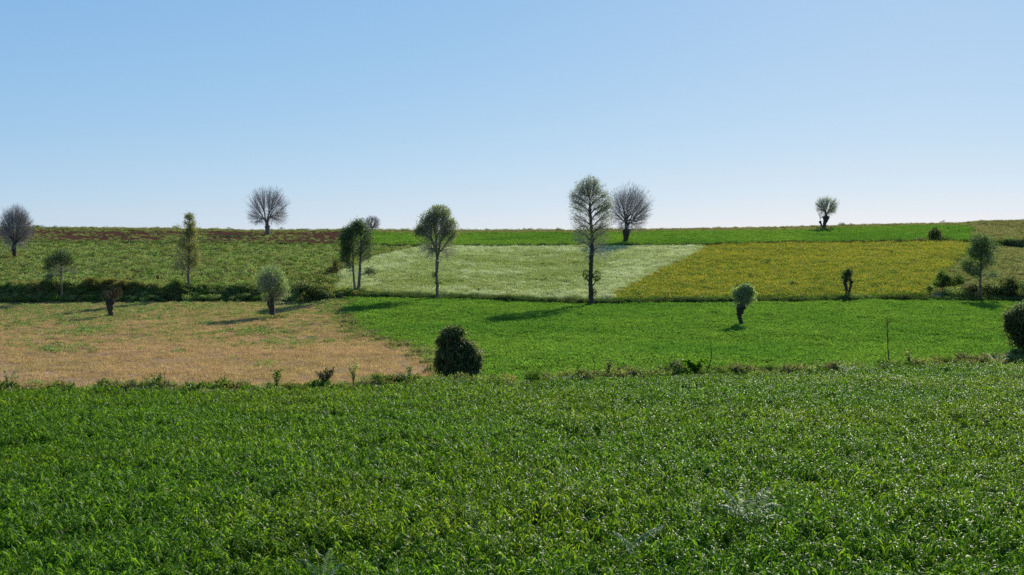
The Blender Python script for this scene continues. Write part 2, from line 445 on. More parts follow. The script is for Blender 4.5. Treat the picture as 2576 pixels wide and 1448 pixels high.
M['white'] = leaf_mat('white_heads', [(0, (0.25, 0.31, 0.12)), (0.5, (0.38, 0.43, 0.18)), (0.72, (0.54, 0.57, 0.4)), (1, (0.74, 0.76, 0.65))], 0.38, 0.7, 0.1, patch=(0.76, 0.79, 0.6), patch_scale=0.11)
M['yellow'] = leaf_mat('yellow_heads', [(0, (0.11, 0.19, 0.03)), (0.5, (0.2, 0.29, 0.055)), (0.75, (0.23, 0.3, 0.06)), (0.8, (0.42, 0.33, 0.045)), (1, (0.58, 0.44, 0.05))], 0.38, 0.7, 0.12, patch=(0.85, 0.9, 1.0), patch_scale=0.2)
M['grass'] = leaf_mat('weedy_grass', [(0, (0.16, 0.22, 0.07)), (0.6, (0.27, 0.34, 0.12)), (0.9, (0.38, 0.43, 0.2)), (1, (0.42, 0.36, 0.25))], 0.4, 0.6, 0.2, patch=(0.95, 0.78, 0.8), patch_scale=0.2)
M['straw'] = leaf_mat('straw', [(0, (0.4, 0.235, 0.14)), (0.6, (0.52, 0.335, 0.21)), (1, (0.66, 0.47, 0.33))], 0.35, 0.6, 0.2, patch=(0.88, 0.95, 0.85), patch_scale=0.15)
M['tuft'] = leaf_mat('stubble_weeds', [(0, (0.13, 0.19, 0.06)), (1, (0.26, 0.33, 0.13))], 0.42, 0.5, 0.2, tcol=1.4)
M['drygrass'] = leaf_mat('dry_grass', [(0, (0.13, 0.15, 0.05)), (0.5, (0.25, 0.24, 0.11)), (1, (0.45, 0.38, 0.24))], 0.38, 0.6, 0.2)

# ------------------------------------------------------------------ scattered ground cover (kind stuff)
def scatter(name, label, P, protos, rng, smin, smax, tilt=0.15, cat=None):
    """one object: points with geometry-nodes instances of the clump meshes"""
    n = len(P)
    me = bpy.data.meshes.new(name); me.vertices.add(n); me.vertices.foreach_set('co', P.astype(np.float32).ravel())
    rot = np.stack([rng.normal(0, tilt, n), rng.normal(0, tilt, n), rng.random(n) * 6.283], 1).astype(np.float32)
    a = me.attributes.new('rot', 'FLOAT_VECTOR', 'POINT'); a.data.foreach_set('vector', rot.ravel())
    a = me.attributes.new('scl', 'FLOAT', 'POINT'); a.data.foreach_set('value', rng.uniform(smin, smax, n).astype(np.float32))
    a = me.attributes.new('idx', 'INT', 'POINT'); a.data.foreach_set('value', rng.integers(0, len(protos), n).astype(np.int32))
    col = bpy.data.collections.new(name + '_clumps')
    for p in protos: col.objects.link(p)
    o = bpy.data.objects.new(name, me); C.objects.link(o)
    g = bpy.data.node_groups.new(name + '_scatter', 'GeometryNodeTree')
    g.interface.new_socket('Geometry', in_out='INPUT', socket_type='NodeSocketGeometry')
    g.interface.new_socket('Geometry', in_out='OUTPUT', socket_type='NodeSocketGeometry')
    gi = g.nodes.new('NodeGroupInput'); go = g.nodes.new('NodeGroupOutput')
    iop = g.nodes.new('GeometryNodeInstanceOnPoints'); ci = g.nodes.new('GeometryNodeCollectionInfo')
    ci.inputs['Collection'].default_value = col; ci.inputs['Separate Children'].default_value = True; ci.inputs['Reset Children'].default_value = True
    def attr(nm, ty):
        q = g.nodes.new('GeometryNodeInputNamedAttribute'); q.data_type = ty; q.inputs['Name'].default_value = nm; return q.outputs['Attribute']
    g.links.new(gi.outputs[0], iop.inputs['Points']); g.links.new(ci.outputs[0], iop.inputs['Instance'])
    iop.inputs['Pick Instance'].default_value = True
    g.links.new(attr('idx', 'INT'), iop.inputs['Instance Index'])
    e2r = g.nodes.new('FunctionNodeEulerToRotation')
    g.links.new(attr('rot', 'FLOAT_VECTOR'), e2r.inputs[0]); g.links.new(e2r.outputs[0], iop.inputs['Rotation'])
    g.links.new(attr('scl', 'FLOAT'), iop.inputs['Scale'])
    g.links.new(iop.outputs[0], go.inputs[0])
    md = o.modifiers.new('scatter', 'NODES'); md.node_group = g
    return tag(o, label, cat or name.replace('_', ' '), kind='stuff')
def pts_in(rid, density, x0, x1, y0, y1, rng, sink=0.0, margin=1.12):
    """random ground points inside one field, as far as the camera could see with some to spare"""
    n = int((x1 - x0) * (y1 - y0) * density)
    x = rng.uniform(x0, x1, n); y = rng.uniform(y0, y1, n)
    k = (np.abs(x) < y * 0.4663 * margin + 3) & np.isin(region(x, y), rid)
    x = x[k]; y = y[k]
    return np.stack([x, y, zfn(x, y) - sink], 1)
def clump(name, mat, rng, n, rad, h0, h1, L, Wd, lean=0.5, droop=0.3, fine=False, tlo=0, thi=1, top_t=None, roll=1.0, extra=None):
    """a patch of n leaves whose bases lie between h0 and h1"""
    a = rng.random(n) * 6.283; r = rad * np.sqrt(rng.random(n))
    P = np.stack([r * np.cos(a), r * np.sin(a), rng.uniform(h0, h1, n)], 1)
    b = rng.random(n) * 6.283; le = np.abs(rng.normal(0, lean, n))
    D = np.stack([np.cos(b) * np.sin(le), np.sin(b) * np.sin(le), np.cos(le)], 1)
    A = Acc(); v, f, t = leaves(P, D, L * rng.uniform(0.7, 1.25, n), Wd * rng.uniform(0.7, 1.2, n), rng, droop, fine, roll)
    A.add(v, f, tlo + t * (thi - tlo))
    if extra: extra(A, rng)
    return A.build(name, mat, link=False)

rng = np.random.default_rng(7)
# near crop: stems with drooping narrow leaves
def crop_plant(rng):
    A = Acc()
    for s in range(11):
        a = rng.random() * 6.283; r = 0.24 * math.sqrt(rng.random())
        base = np.array([r * math.cos(a), r * math.sin(a), 0]); H = rng.uniform(0.30, 0.48)
        top = base + np.array([rng.normal(0, .05), rng.normal(0, .05), H])
        v, f = segs(base[None], top[None], np.array([.004]), np.array([.0025]), 3); A.add(v, f)
        n = 15; h = rng.uniform(0.35, 1.0, n) ** 0.7
        P = base + (top - base) * h[:, None]
        b = np.arange(n) * 2.4 + rng.random() * 6; el = rng.normal(0.0, 0.5, n)
        D = np.stack([np.cos(b) * np.cos(el), np.sin(b) * np.cos(el), np.sin(el)], 1)
        v, f, t = leaves(P, D, rng.uniform(.06, .115, n), rng.uniform(.017, .028, n), rng, rng.uniform(.4, 1.1, n)[:, None], True, 0.5)
        A.add(v, f, t)
    return A.build('crop_clump', M['crop'], link=False)
protos = [crop_plant(rng) for _ in range(8)]
P = pts_in([0], 20, -26, 30, 9, 54, rng)
P[:, 2] += 0.05 * nz(P[:, 0], P[:, 1], 0.9, 11) + 0.06 * nz(P[:, 0], P[:, 1], 2.6, 12)
scatter('crop_plants', 'dense bright green leafy crop filling the whole near field', P, protos, rng, 0.85, 1.2, 0.12, 'crop')

protos = [clump('valley_clump', M['valley'], rng, 110, 0.55, 0.0, 0.16, 0.16, 0.06, 0.9, 0.4, roll=1.2) for _ in range(5)]
P = pts_in([3], 4.2, -35, 70, 38, 111, rng)
scatter('low_green_crop', 'smooth low green crop across the valley floor', P, protos, rng, 0.8, 1.3, 0.1, 'crop')
P = pts_in([11], 2.6, -40, 110, 163, 212, rng)
scatter('upper_green_crop', 'thin band of green crop below the ridge', P, [p.copy() for p in protos], rng, 0.9, 1.5, 0.1, 'crop')

def heads(lo, hi, n, h0, h1, L, Wd, rad=0.6):
    def e(A, rng):
        a = rng.random(n) * 6.283; r = rad * np.sqrt(rng.random(n))
        P = np.stack([r * np.cos(a), r * np.sin(a), rng.uniform(h0, h1, n)], 1)
        D = rng.normal(0, 1, (n, 3)); D[:, 2] = np.abs(D[:, 2]) * 0.7
        v, f, t = leaves(P, D, L, Wd, rng, 0.1); A.add(v, f, lo + t * (hi - lo))
    return e
protos = [clump('white_clump', M['white'], rng, 110, 0.6, 0.0, 0.3, 0.3, 0.03, 0.45, 0.2, thi=0.5, extra=heads(0.6, 1, 26, 0.3, 0.5, 0.1, 0.035)) for _ in range(5)]
P = pts_in([6], 4.2, -35, 40, 108, 168, rng)
scatter('white_flowering_crop', 'pale crop with feathery heads in the middle field', P, protos, rng, 0.7, 1.25, 0.15, 'crop')
protos = [clump('white_head_clump', M['white'], rng, 60, 0.6, 0.0, 0.3, 0.4, 0.03, 0.4, 0.2, tlo=.4, thi=0.8, extra=heads(0.75, 1, 100, 0.35, 0.6, 0.11, 0.035)) for _ in range(4)]
P = pts_in([6], 3.6, -35, 40, 108, 168, rng)
edge_d = np.minimum(np.minimum(P[:, 1] - 110, (164 - P[:, 1]) * 0.6), np.minimum(P[:, 0] - np.interp(P[:, 1], *B2), np.interp(P[:, 1], *B3) - P[:, 0]) * 0.7)
k = rng.random(len(P)) < np.clip(1.0 - edge_d / 6, 0.0, 1) * 0.9 + np.clip(nz(P[:, 0], P[:, 1] * 1.6, 5, 71) * .8 + nz(P[:, 0], P[:, 1] * 2, 1.8, 72) * .5 - .2, 0, .7)
scatter('white_flower_heads', 'whitest feathery seed heads along the rim of the pale field', P[k], protos, rng, 0.6, 1.1, 0.15, 'flowers')
protos = [clump('yellow_clump', M['yellow'], rng, 100, 0.6, 0.0, 0.25, 0.2, 0.05, 0.7, 0.2, thi=0.5, extra=heads(0.78, 1, 26, 0.3, 0.5, 0.075, 0.06)) for _ in range(5)]
P = pts_in([7], 4.2, 0, 95, 108, 168, rng)
scatter('yellow_flowering_crop', 'olive green crop dotted with yellow orange flowers', P, protos, rng, 0.75, 1.25, 0.15, 'crop')
gcl = [clump('grass_clump', M['grass'], rng, 90, 0.6, 0.0, 0.1, 0.36, 0.05, 0.6, 0.35) for _ in range(5)] + [clump('weed_leaf_clump', M['tuft'], rng, 80, 0.5, 0.0, 0.35, 0.22, 0.09, 1.0, 0.35), clump('dry_weed_clump', M['rust'], rng, 80, 0.5, 0.0, 0.2, 0.3, 0.04, 0.7, 0.35), clump('green_weed_clump', M['weed'], rng, 70, 0.4, 0.0, 0.45, 0.24, 0.07, 0.9, 0.4)]
P = pts_in([5], 3.4, -100, -8, 108, 168, rng)
scatter('weedy_grass', 'rough green weeds and grass on the left slope', P, gcl, rng, 0.5, 1.3, 0.25, 'grass')
P = pts_in([10], 1.6, -115, -20, 163, 212, rng)
k = 0.5 * nz(P[:, 0], P[:, 1] * 2, 6, 21) + 0.9 * rng.normal(0, .4, len(P)) + 1.2 * (P[:, 1] < 169.5) - 0.1 * (P[:, 1] > 180) > 0.22
scatter('ploughed_field_weeds', 'green weeds sprouting over the reddish brown soil', P[k], [p.copy() for p in gcl], rng, 0.35, 0.8, 0.25, 'weeds')
dcl = [clump('dry_clump', M['drygrass'], rng, 90, 0.5, 0.0, 0.1, 0.36, 0.035, 0.5, 0.3) for _ in range(4)]
P = pts_in([8], 2.0, 50, 125, 108, 168, rng)
scatter('pale_green_grass', 'pale green grass in the field behind the right hand trees', P, [gcl[0].copy(), gcl[1].copy(), gcl[2].copy()], rng, 0.4, 0.9, 0.2, 'grass')
P = pts_in([8, 12, 13, 14], 2.2, -115, 125, 108, 224, rng)
scatter('dry_grass', 'pale dry grass along the ridge and right hand slope', P, dcl, rng, 0.5, 1.2, 0.2, 'grass')
scl = [clump('straw_clump', M['straw'], rng, 110, 0.5, 0.0, 0.03, 0.16, 0.018, 0.7, 0.15) for _ in range(4)]
P = pts_in([2], 3.5, -62, 2, 36, 110, rng)
scatter('straw_stubble', 'short tan straw stubble on the left valley field', P, scl, rng, 0.6, 1.2, 0.15, 'stubble')
tcl = [clump('tuft_clump', M['tuft'], rng, 70, 0.35, 0.0, 0.08, 0.22, 0.05, 0.8, 0.3) for _ in range(4)]
P = pts_in([2], 2.6, -62, 2, 40, 110, rng)
k = nz(P[:, 0], P[:, 1], 3.5, 31) + 0.6 * nz(P[:, 0], P[:, 1], 1.1, 32) + np.clip((P[:, 1] - 72) / 26, -0.5, 1.2) > 0.5
scatter('stubble_field_weeds', 'green weed patches spreading over the tan stubble', P[k], tcl, rng, 0.4, 1.2, 0.2, 'weeds')

P = pts_in([2], 4.0, -62, 2, 60, 110, rng)
k = rng.random(len(P)) < np.clip((P[:, 1] - 63) / 30, 0, 1)
scatter('short_green_grass', 'fine green grass thickening toward the hedge in the stubble field', P[k], [p.copy() for p in gcl[:3]], rng, 0.3, 0.55, 0.2, 'grass')
# field margin between the near crop and the valley
mcl = [clump('margin_clump', M['drygrass'], rng, 120, 0.3, 0.0, 0.15, 0.38, 0.022, 0.45, 0.4) for _ in range(2)] + [clump('margin_grass_clump', M['weed'], rng, 110, 0.3, 0.0, 0.15, 0.34, 0.028, 0.5, 0.4) for _ in range(2)] + \
      [clump('margin_leaf_clump', M['hedge'], rng, 150, 0.3, 0.0, 0.3, 0.13, 0.04, 0.8, 0.4) for _ in range(3)] + \
      [clump('margin_brown_clump', M['tuft'], rng, 110, 0.3, 0.0, 0.2, 0.2, 0.03, 0.7, 0.4) for _ in range(2)]
P = pts_in([1], 9, -30, 34, 28, 60, rng, margin=1.2)
k = rng.random(len(P)) < 0.75 + 0.5 * nz(P[:, 0], P[:, 1], 1.5, 41)
scatter('margin_weeds', 'tangled dry grass and weeds along the near field edge', P[k], mcl, rng, 0.5, 1.15, 0.25, 'weeds')

# hedges on the banks
dkc = [clump('bank_clump', M['bank'], rng, 300, 0.5, 0.0, 0.55, 0.17, 0.06, 1.1, 0.4) for _ in range(5)]
hcl = [clump('hedge_clump', M['hedge'], rng, 330, 0.5, 0.0, 0.62, 0.16, 0.07, 1.3, 0.4) for _ in range(6)]
def along(y_of, x0, x1, n, spread, zoff=0.0, rngx=rng):
    x = rngx.uniform(x0, x1, n); wig = 1.0 * nz(x, 0 * x, 14, 5) + 0.5 * nz(x, 0 * x, 4, 6)
    y = y_of(x) + wig + rngx.normal(0, spread, n)
    return np.stack([x, y, zfn(x, y) + zoff], 1)
def hump(x, s, seed): return 0.5 + 0.5 * nz(x, 0 * x, s, seed)
def thick(x0, x1, n, back, hmax, sd):
    """hedge points: height follows a lumpy profile along the bank"""
    x = rng.uniform(x0, x1, n); wig = 1.0 * nz(x, 0 * x, 14, 5) + 0.5 * nz(x, 0 * x, 4, 6)
    t = rng.random(n); y = D2 - 0.3 + t * back + wig
    h = hmax * (0.15 + 0.85 * hump(x, 3.1, sd) * (0.6 + 0.4 * hump(x, 1.1, sd + 1))) * np.sin(np.pi * np.clip(t, 0.05, 1)) ** .5
    return np.stack([x, y, zfn(x, y) + h * rng.random(n)], 1)
P = [thick(-62, -15, 1500, 2.6, 0.45, 51)]
for _ in range(24):
    cx = rng.uniform(-62, -17); cw = rng.uniform(.6, 1.7); ch = rng.uniform(.35, 1.15); m = int(45 * cw * ch + 10)
    q = blob((cx, 0, 0), (cw, .6, ch), m, rng, .4); q[:, 2] = np.abs(q[:, 2]); q[:, 1] += D2 + rng.uniform(.3, 1.4); q[:, 2] += zfn(q[:, 0], q[:, 1]) - .1; P.append(q)
P = np.concatenate(P)
P = P[rng.random(len(P)) < np.clip(0.95 + 1.6 * nz(P[:, 0], P[:, 2] * 3, 2.1, 66) + .25, .25, 1)]
scatter('hedgerow', 'dark tangled hedge on the bank behind the stubble field', P, hcl + [clump('hedge_grass_clump', M['weed'], rng, 150, 0.4, 0.0, 0.3, 0.3, 0.045, 0.7, 0.3), clump('hedge_brown_clump', M['rust'], rng, 150, 0.45, 0.0, 0.5, 0.14, 0.05, 1.1, 0.3)], rng, 0.3, 1.05, 0.5, 'hedge')
lcl = [clump('light_clump', M['weed'], rng, 130, 0.45, 0.0, 0.35, 0.2, 0.05, 0.8, 0.35) for _ in range(3)] + [clump('light_grass_clump', M['grass'], rng, 130, 0.45, 0.0, 0.25, 0.4, 0.03, 0.5, 0.3) for _ in range(2)]
x = rng.uniform(-62, 60, 1500); wig = 1.0 * nz(x, 0 * x, 14, 5) + 0.5 * nz(x, 0 * x, 4, 6); y = D2 + 2.3 + wig + rng.normal(0, .6, 1500)
P = np.stack([x, y, zfn(x, y)], 1); x2 = rng.uniform(-62, -15, 1000); y2 = D2 + 1.0 * nz(x2, 0 * x2, 14, 5) + 0.5 * nz(x2, 0 * x2, 4, 6) + rng.uniform(-.9, 1.4, 1000)
Pf = np.stack([x2, y2, zfn(x2, y2) + rng.uniform(0, .45, 1000)], 1); Pf = Pf[nz(x2, Pf[:, 2] * 2, 2.6, 67) > -.15]
P = P[rng.random(1500) < 0.15 + 0.85 * (x < -14) + .5 * nz(x, 0 * x, 3, 58)]
scatter('bank_top_grass', 'bright tall grass and weeds along the top of the bank', np.concatenate([P, Pf]), lcl, rng, 0.5, 1.1, 0.25, 'grass')
P = thick(-16, 60, 2600, 1.2, 0.42, 61); P[:, 1] -= 0.15
k = rng.random(len(P)) < 0.7 + 0.7 * nz(P[:, 0], 0 * P[:, 0], 2.2, 52)
scatter('bank_weeds', 'low dark weedy bank between the green and flowering fields', P[k], dkc, rng, 0.4, 0.8, 0.4, 'weeds')
def y3(x): return D3 + 0.6 + 0.3 * (nz(x, 0 * x, 14, 5)) 
P = along(y3, -105, 95, 420, 0.4, 0)
x = rng.uniform(-110, 120, 800); y = np.where(x < -25, 214, 216) + rng.normal(0, 1.5, 800); Pr = np.stack([x, y, zfn(x, y)], 1); Pr = Pr[rng.random(800) < .35 + .8 * nz(x, 0 * x, 7, 59)]
scatter('ridge_weeds', 'ragged weeds standing against the sky along the ridge', Pr, [p.copy() for p in gcl[:2] + dcl[:2] + lcl[:2]], rng, 0.7, 1.7, 0.3, 'weeds')
P = np.concatenate([along(y3, -95, -12, 900, 0.5, -0.15), along(y3, -24, 80, 1300, 0.35, -0.05)])
k = rng.random(len(P)) < 0.65 + 0.7 * nz(P[:, 0], 0 * P[:, 0], 4, 53)
scatter('terrace_weeds', 'thin dark line of weeds below the upper fields', P[k], [p.copy() for p in dkc], rng, 0.5, 1.0, 0.3, 'weeds')
# boundary strip between stubble and green crop, and between weeds and white crop
y = rng.uniform(46, 108, 2000); x = np.interp(y, *B1) + rng.normal(0, 0.5, 2000) * (0.6 + (y - 46) / 40) - 0.5
P1 = np.stack([x, y, zfn(x, y) - 0.1], 1)
k = rng.random(2000) < 0.7 + 0.5 * nz(x, y, 2, 54)
scatter('boundary_weeds', 'grey green weeds between the stubble and the green crop', P1[k], [p.copy() for p in tcl + mcl[:2] + mcl[4:5]], rng, 0.6, 1.2, 0.3, 'weeds')
y = rng.uniform(109, 165, 500); x = np.interp(y, *B2) + rng.normal(-1.2, 1.3, 500)
P1 = np.stack([x, y, zfn(x, y) - 0.1], 1)
brn = [clump('brown_clump', M['rust'], rng, 200, 0.5, 0.0, 0.5, 0.15, 0.05, 1.1, 0.4) for _ in range(3)]
scatter('brown_weeds', 'brownish dying weeds at the corner of the white field', P1, brn + [p.copy() for p in gcl[:2] + hcl[:1]], rng, 0.5, 1.1, 0.3, 'weeds')

# ------------------------------------------------------------------ trees
def px(X, Y, d): 
    """world x, z of a photo point at distance d"""
    r = ray(X, Y); t = d / r[1]; return np.array([r[0] * t, d, r[2] * t])
def tree(name, label, base, trunk, blobs, bark='bark', leaf=None, seed=1, rtip=0.010, step=0.3, up=0.15, nleaf=4, L=0.2, Wd=0.07,
         lr=0.35, rbase=0.2, twigs=2, cat='tree', group=None, depth=0.9, base_d=None, droop=0.5, twl=0.5, extra_trunks=(), flare=1.5, wob=0.04, twigmat='twig', multi=0):
    """trunk: list of photo points from the foot to the fork with widths in photo pixels; blobs: (X, Y, rx, ry, tips, leafiness)"""
    rg = np.random.default_rng(seed)
    b = at_d(base[0], base_d) if base_d else at(base[0], base[1], 38)
    d = b[1]; s = d / F0
    root = empty(name, b, label, cat, group)
    def loc(X, Y, dy=0.0):
        p = px(X, Y, d); p[1] += dy; return p - b
    T = Acc(); allS = []
    forks = []
    for k, tr in enumerate([trunk] + list(extra_trunks)):
        pts = [loc(X, Y) for X, Y, wd in tr]; pts[0][2] = min(pts[0][2], 0) - 0.15
        if k: 
            for i, p in enumerate(pts): p[1] += 0.3 * math.sin(k * 2.1) * i / len(pts)
        n = 5 * len(pts)
        path = smooth_path(pts, n); rad = np.interp(np.linspace(0, len(pts) - 1, n), np.arange(len(pts)), [q[2] * s / 2 for q in tr])
        if not k: rad[:3] *= np.array([flare, 1 + (flare - 1) * .5, 1 + (flare - 1) * .2])
        path[1:-1] += rg.normal(0, 0.02, path[1:-1].shape)
        v, f = tube(path, rad, 9, rg, 0.07); T.add(v, f)
        forks.append((path, rad))
    # tips
    tips = []; lf = []
    for (X, Y, rx, ry, n, le) in blobs:
        c = loc(X, Y); q = blob(c, (rx * s, (rx + 0.3 * ry) * 0.8 * s * depth, ry * s), n, rg, 0.35, 0.14)
        q = q[q[:, 2] > 0.15]
        tips.append(q); lf.append(np.full(len(q), le))
    tips = np.concatenate(tips); lf = np.concatenate(lf)
    # every tip is fed from a fork point on the nearest trunk
    starts = []
    for path, rad in forks:
        n = len(path); 
        for fr in ((1.0,) if not multi else np.linspace(multi, 1.0, 8)):
            i = min(int(fr * (n - 1)), n - 1); starts.append((path[i], unit(path[i] - path[max(i - 2, 0)]), rad[i]))
    SP = np.array([q[0] for q in starts])
    # cost: distance, plus a penalty for growing downwards
    hz = np.linalg.norm((tips[:, None] - SP[None])[..., :2], axis=2)
    dd = np.linalg.norm(tips[:, None] - SP[None], axis=2) + 2.0 * np.maximum(0, SP[None, :, 2] - tips[:, None, 2] + 0.7 * hz + 0.1)
    own = dd.argmin(1)
    for i, (p, dr, rr) in enumerate(starts):
        t = tips[own == i]
        if len(t): 
            allS.append(branch(p - dr * 0.05, dr, t, rg, step, rtip, up=up, wob=wob))
    S = [np.concatenate([a[i] for a in allS]) for i in range(4)]
    rcap = forks[0][1][-1] * 0.8; S[2] = np.minimum(S[2], rcap); S[3] = np.minimum(S[3], rcap)
    big = S[2] > rtip * 3.5
    if big.any(): v, f = segs(S[0][big], S[1][big] , S[2][big], S[3][big], 6); T.add(v, f)
    T.build('trunk', M[bark], root, True)
    Tw = Acc(); sm = ~big
    v, f = segs(S[0][sm], S[1][sm], S[2][sm], S[3][sm], 3); Tw.add(v, f)
    if twigs:
        end = S[1][S[3] <= rtip * 1.01]; dr = unit(S[1] - S[0])[S[3] <= rtip * 1.01]
        e = np.repeat(end, twigs, 0); q = unit(np.repeat(dr, twigs, 0) + rg.normal(0, 0.28, e.shape) + np.array([0, 0, 0.12]))
        ln = twl * rg.uniform(0.4, 1.0, len(e))[:, None] * min(1, s / 0.05)
        v, f = segs(e, e + q * ln, np.full(len(e), rtip * 0.6), np.full(len(e), rtip * 0.35), 3); Tw.add(v, f)
        tw_end = e + q * ln
    Tw.build('branches', M[twigmat], root)
    if leaf:
        A = Acc()
        k = rg.poisson(nleaf * lf * 1.9) * (rg.random(len(lf)) < 0.6); src = np.repeat(tips, k, 0)
        P = src + rg.normal(0, lr * 0.72, src.shape) * np.array([1, 1, 0.8])
        D = rg.normal(0, 1, P.shape); D[:, 2] -= droop
        v, f, t = leaves(P, D, L * rg.uniform(.6, 1.2, len(P)), Wd * rg.uniform(.7, 1.2, len(P)), rg, 0.3); A.add(v, f, t)
        if len(P): A.build('foliage', M[leaf], root)
    return root, b, s

bare = 'bare winter trees'; tall = 'slender leafy trees'; pol = 'pollarded trees with thick trunks'
# bare trees
tree('bare_tree', 'round bare leafless tree alone on the brown ploughed field at the skyline', (674, 590), [(674, 592, 12), (673, 580, 11), (672, 570, 14)],
     [(673, 520, 55, 50, 1100, 0), (660, 500, 30, 30, 200, 0), (690, 500, 30, 30, 200, 0), (643, 548, 22, 18, 170, 0), (704, 548, 22, 20, 170, 0), (662, 558, 26, 10, 70, 0)], 'bark', seed=8, rtip=0.008, step=0.13, up=0.05, twigs=3, group=bare, twl=0.6)
tree('bare_tree', 'bare tree with upswept branches standing behind the tallest tree', (1573, 611), [(1573, 612, 11), (1575, 595, 14), (1576, 580, 22)],
     [(1585, 524, 56, 64, 1700, 0)], 'bark_dark', seed=4, rtip=0.009, step=0.11, up=0.0, twigs=3, group=bare, twl=0.6)
tree('bare_tree', 'bare upswept tree cut by the left edge of the picture', (39, 652), [(39, 653, 10), (36, 638, 9), (35, 624, 13)],
     [(40, 574, 43, 52, 1500, 0), (42, 545, 26, 28, 300, 0)], 'bark_dark', seed=5, rtip=0.008, step=0.11, up=0.0, twigs=3, group=bare, twl=0.6)
tree('bare_tree', 'small bare tree on the ridge peeking out behind the twin trunked tree', (936, 584), [(936, 586, 6), (936, 577, 7)],
     [(936, 562, 20, 19, 700, 0)], 'bark', seed=6, rtip=0.010, step=0.13, up=0.0, twigs=2, group=bare, twl=0.5, base_d=214)
# leafy slender trees
tree('leafy_tree', 'tallest thin leafed tree with a long bare trunk beside the green crop', (1488, 770), [(1489, 772, 15), (1487, 735, 12), (1486, 690, 11), (1488, 640, 10), (1489, 600, 9), (1485, 550, 8), (1484, 510, 4)],
     [(1485, 532, 55, 84, 900, .75), (1484, 470, 32, 24, 240, 1.3), (1455, 500, 26, 26, 160, 1.2), (1515, 505, 26, 28, 160, 1.2), (1524, 550, 20, 40, 140, 1), (1486, 595, 56, 36, 260, .4), (1505, 645, 40, 18, 90, .5)],
     'bark_dark', 'euc', seed=11, rtip=0.007, step=0.14, up=0.12, multi=0.55, nleaf=3.2, L=0.17, Wd=0.055, lr=0.28, group=tall, flare=1.7)
tree('leafy_tree', 'round crowned tree whose many stems rise from one knot on a tufted trunk', (1099, 755), [(1099, 757, 8), (1100, 720, 7), (1098, 690, 7), (1100, 658, 10)],
     [(1100, 580, 50, 60, 480, .7), (1105, 534, 30, 17, 180, 1.6), (1076, 560, 22, 22, 170, 1.6), (1054, 582, 12, 14, 90, 1.6), (1100, 570, 34, 30, 200, 1), (1135, 575, 17, 30, 140, 1.4), (1098, 630, 52, 30, 300, .15)],
     'bark', 'euc', seed=12, rtip=0.007, step=0.13, up=0.1, nleaf=5, L=0.19, Wd=0.065, lr=0.26, group=tall)
tree('leafy_tree', 'twin trunked leaning tree with a dark left side at the corner of the white field', (898, 733), [(898, 736, 14), (902, 720, 8), (906, 660, 6), (908, 600, 4)],
     [(872, 604, 16, 34, 220, 2), (894, 574, 20, 14, 120, 1.4), (906, 562, 18, 9, 80, 1.2), (926, 592, 12, 22, 110, .6), (922, 630, 18, 26, 150, .7), (896, 610, 26, 40, 220, 1.2), (932, 682, 12, 9, 60, 1), (868, 644, 14, 18, 110, 1.5), (878, 672, 10, 14, 50, .8)],
     'bark', 'euc_dark', seed=13, multi=0.5, rtip=0.007, step=0.16, up=0.1, nleaf=5.5, L=0.19, Wd=0.075, lr=0.28, group=tall, base_d=109.5,
     extra_trunks=[[(897, 733, 8), (890, 700, 5), (888, 640, 4), (886, 600, 3)]])
tree('leafy_tree', 'narrow yellow green tree with a thin pointed top rising from the left hedge', (474, 745), [(474, 748, 8), (474, 700, 6), (475, 640, 5), (476, 580, 3), (476, 550, 2)],
     [(476, 546, 10, 8, 60, 1.3), (478, 562, 14, 12, 90, 1.1), (480, 582, 13, 12, 100, 2), (474, 604, 27, 24, 200, 1.2), (470, 638, 34, 32, 280, 1.1), (485, 640, 18, 34, 160, 1), (468, 670, 34, 22, 180, .7), (447, 572, 6, 6, 16, 1)],
     'bark', 'euc_yellow', seed=14, multi=0.3, rtip=0.006, step=0.16, up=0.1, nleaf=4.5, L=0.16, Wd=0.07, lr=0.22, group=tall, base_d=109.5)
tree('leafy_tree', 'small dark leafed tree on a thin pale stem in front of the left hedge', (155, 762), [(155, 766, 5), (154, 720, 4), (154, 670, 3), (154, 645, 2.5)],
     [(155, 640, 22, 11, 90, 1.5), (133, 656, 17, 13, 90, 1.6), (171, 655, 14, 13, 70, 1.3), (121, 674, 10, 9, 40, 1.5), (126, 695, 12, 9, 50, 1.4), (185, 677, 10, 13, 30, .5), (152, 668, 24, 18, 70, .6)],
     'bark', 'euc_dark', seed=15, multi=0.5, rtip=0.006, step=0.18, up=0.05, nleaf=5.5, L=0.17, Wd=0.065, lr=0.26, group=tall, base_d=107)
tree('leafy_tree', 'leafy tree on a straight thin trunk among the shrubs at the right', (2466, 756), [(2466, 758, 6), (2466, 720, 5), (2467, 670, 4), (2468, 620, 3)],
     [(2467, 604, 24, 15, 150, 1.3), (2490, 624, 20, 18, 130, 1.1), (2455, 634, 20, 18, 130, 1.3), (2431, 668, 13, 14, 80, 1.4), (2446, 682, 20, 10, 70, 1.1), (2480, 656, 25, 20, 130, 1), (2500, 692, 14, 9, 50, .7), (2465, 684, 20, 12, 50, .8), (2462, 645, 26, 36, 130, 1)],
     'bark', 'euc_dark', seed=16, multi=0.4, rtip=0.006, step=0.16, up=0.08, nleaf=5.5, L=0.19, Wd=0.075, lr=0.3, group=tall)
